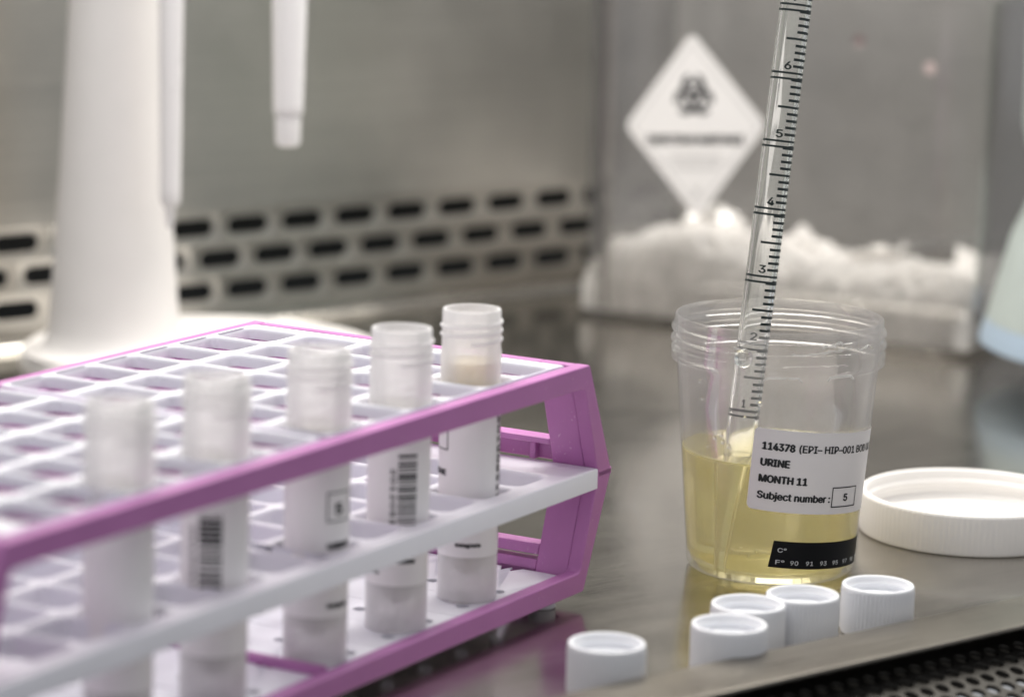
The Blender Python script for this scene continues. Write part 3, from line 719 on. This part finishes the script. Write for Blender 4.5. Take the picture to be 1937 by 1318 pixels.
for x, z in ((12.75, 12.5), (15.8, 11.6)):
    mb = MB(); mb.add([(x + .28 * cos(q), -.03, z + .28 * sin(q)) for q in [2 * PI * k / 20 for k in range(20)]] + [(x + .28 * cos(q), -.06, z + .28 * sin(q)) for q in [2 * PI * k / 20 for k in range(20)]],
        [tuple(range(20)), tuple(range(20, 40))] + [(k, (k + 1) % 20, 20 + (k + 1) % 20, 20 + k) for k in range(20)]); mb.build('pink_dot', M_PINK, bin_, smooth=0)
# discarded white wipes heaped in the bin
mb = MB(); rnd = random.Random(11)
def heap(x, y):
    fx = x / BL; v = Vector((x * .55, y * .55, 3.1))
    h = 3.25 - .75 * fx + .2 * sin(fx * 8) - .07 * y
    h += .45 * noise.noise(v * .8) + .40 * (1 - abs(noise.noise(v * 1.9)) * 2.4) + .12 * (1 - abs(noise.noise(v * 4.3)) * 2)
    d = min(x - .4, BL - .4 - x, y - .4, BD - .4 - y) / 1.7; d = max(0, min(1, d)); d = math.sqrt(1 - (1 - d) ** 2)
    return max(.5, .9 + (h - .9) * d)
NX, NY = 120, 70; k = 0
vs = [(.45 + (BL - .9) * i / NX, .45 + (BD - .9) * j / NY, 0) for j in range(NY + 1) for i in range(NX + 1)]
vs = [(x, y, heap(x, y)) for x, y, _ in vs]
fs = [(j * (NX + 1) + i, j * (NX + 1) + i + 1, (j + 1) * (NX + 1) + i + 1, (j + 1) * (NX + 1) + i) for j in range(NY) for i in range(NX)]
loop = [i for i in range(NX + 1)] + [j * (NX + 1) + NX for j in range(1, NY + 1)] + [NY * (NX + 1) + i for i in range(NX - 1, -1, -1)] + [j * (NX + 1) for j in range(NY - 1, 0, -1)]
n = len(vs); vs += [(vs[q][0], vs[q][1], .36) for q in loop]; m = len(loop)
fs += [(loop[q], n + q, n + (q + 1) % m, loop[(q + 1) % m]) for q in range(m)]
mb.add(vs, fs)
for k in range(13):                                  # loose folded sheets on top
    cx, cy = rnd.uniform(2, BL - 2), rnd.uniform(2.5, BD - 2); a = rnd.uniform(0, 6.3); sz = rnd.uniform(1.0, 1.9); sd = Vector((rnd.uniform(0, 40), 0, 0))
    cz = heap(cx, cy) + rnd.uniform(-.1, .2); tx, ty = rnd.uniform(-.5, .5), rnd.uniform(-.3, .5); g = 12; sv_ = []
    for top in (0, 1):
        for j in range(g + 1):
            for i in range(g + 1):
                x, y = (i / g - .5) * 2 * sz, (j / g - .5) * 2 * sz * .7
                z = .4 * noise.noise(Vector((x, y, 0)) * 1.1 + sd) + .25 * abs(noise.noise(Vector((x, y, 5)) * 2.3 + sd)) + tx * x + ty * y - .04 * top
                X, Y = cx + x * cos(a) - y * sin(a), cy + x * sin(a) + y * cos(a)
                sv_.append((min(max(X, .4), BL - .45), min(max(Y, .4), BD - .45), max(.5, cz + z)))
    sf_ = []; o_ = (g + 1) ** 2
    for j in range(g):
        for i in range(g):
            q = (j * (g + 1) + i, j * (g + 1) + i + 1, (j + 1) * (g + 1) + i + 1, (j + 1) * (g + 1) + i); sf_ += [q, tuple(o_ + t for t in reversed(q))]
    mb.add(sv_, sf_)
wp = mb.build('discarded_wipes', M_TISSUE, smooth=80); wp.location = BO * S; wp.rotation_euler = (0, 0, BROT)
tag(wp, 'heap of crumpled white wipes filling the bottom of the clear bin', 'wipes', kind='stuff')

# ------------------------------------------------------------------ pale flared container cut by the right edge
fc = thing('flared_container', 'pale blue-green flared plastic container at the right edge, beside the clear bin', 'container', (26.0, 119.5, 0))
MB().lathe([(7.3, 2.3), (7.75, 2.5), (7.5, 3.5), (6.95, 5.7), (6.35, 7.1), (6.3, 8.3), (6.72, 10), (6.74, 14), (6.6, 19), (6.5, 19.2), (6.3, 19.1), (0, 19.0)], 96).build('shell', M_AQUA, fc, smooth=60)
MB().lathe([(5.2, 0), (5.5, 0), (5.6, 1.2), (7.7, 1.45), (8.0, 1.6), (7.98, 1.75), (7.76, 2.49), (7.3, 2.29)], 96).build('rim_band', M_BLUE, fc, smooth=60)
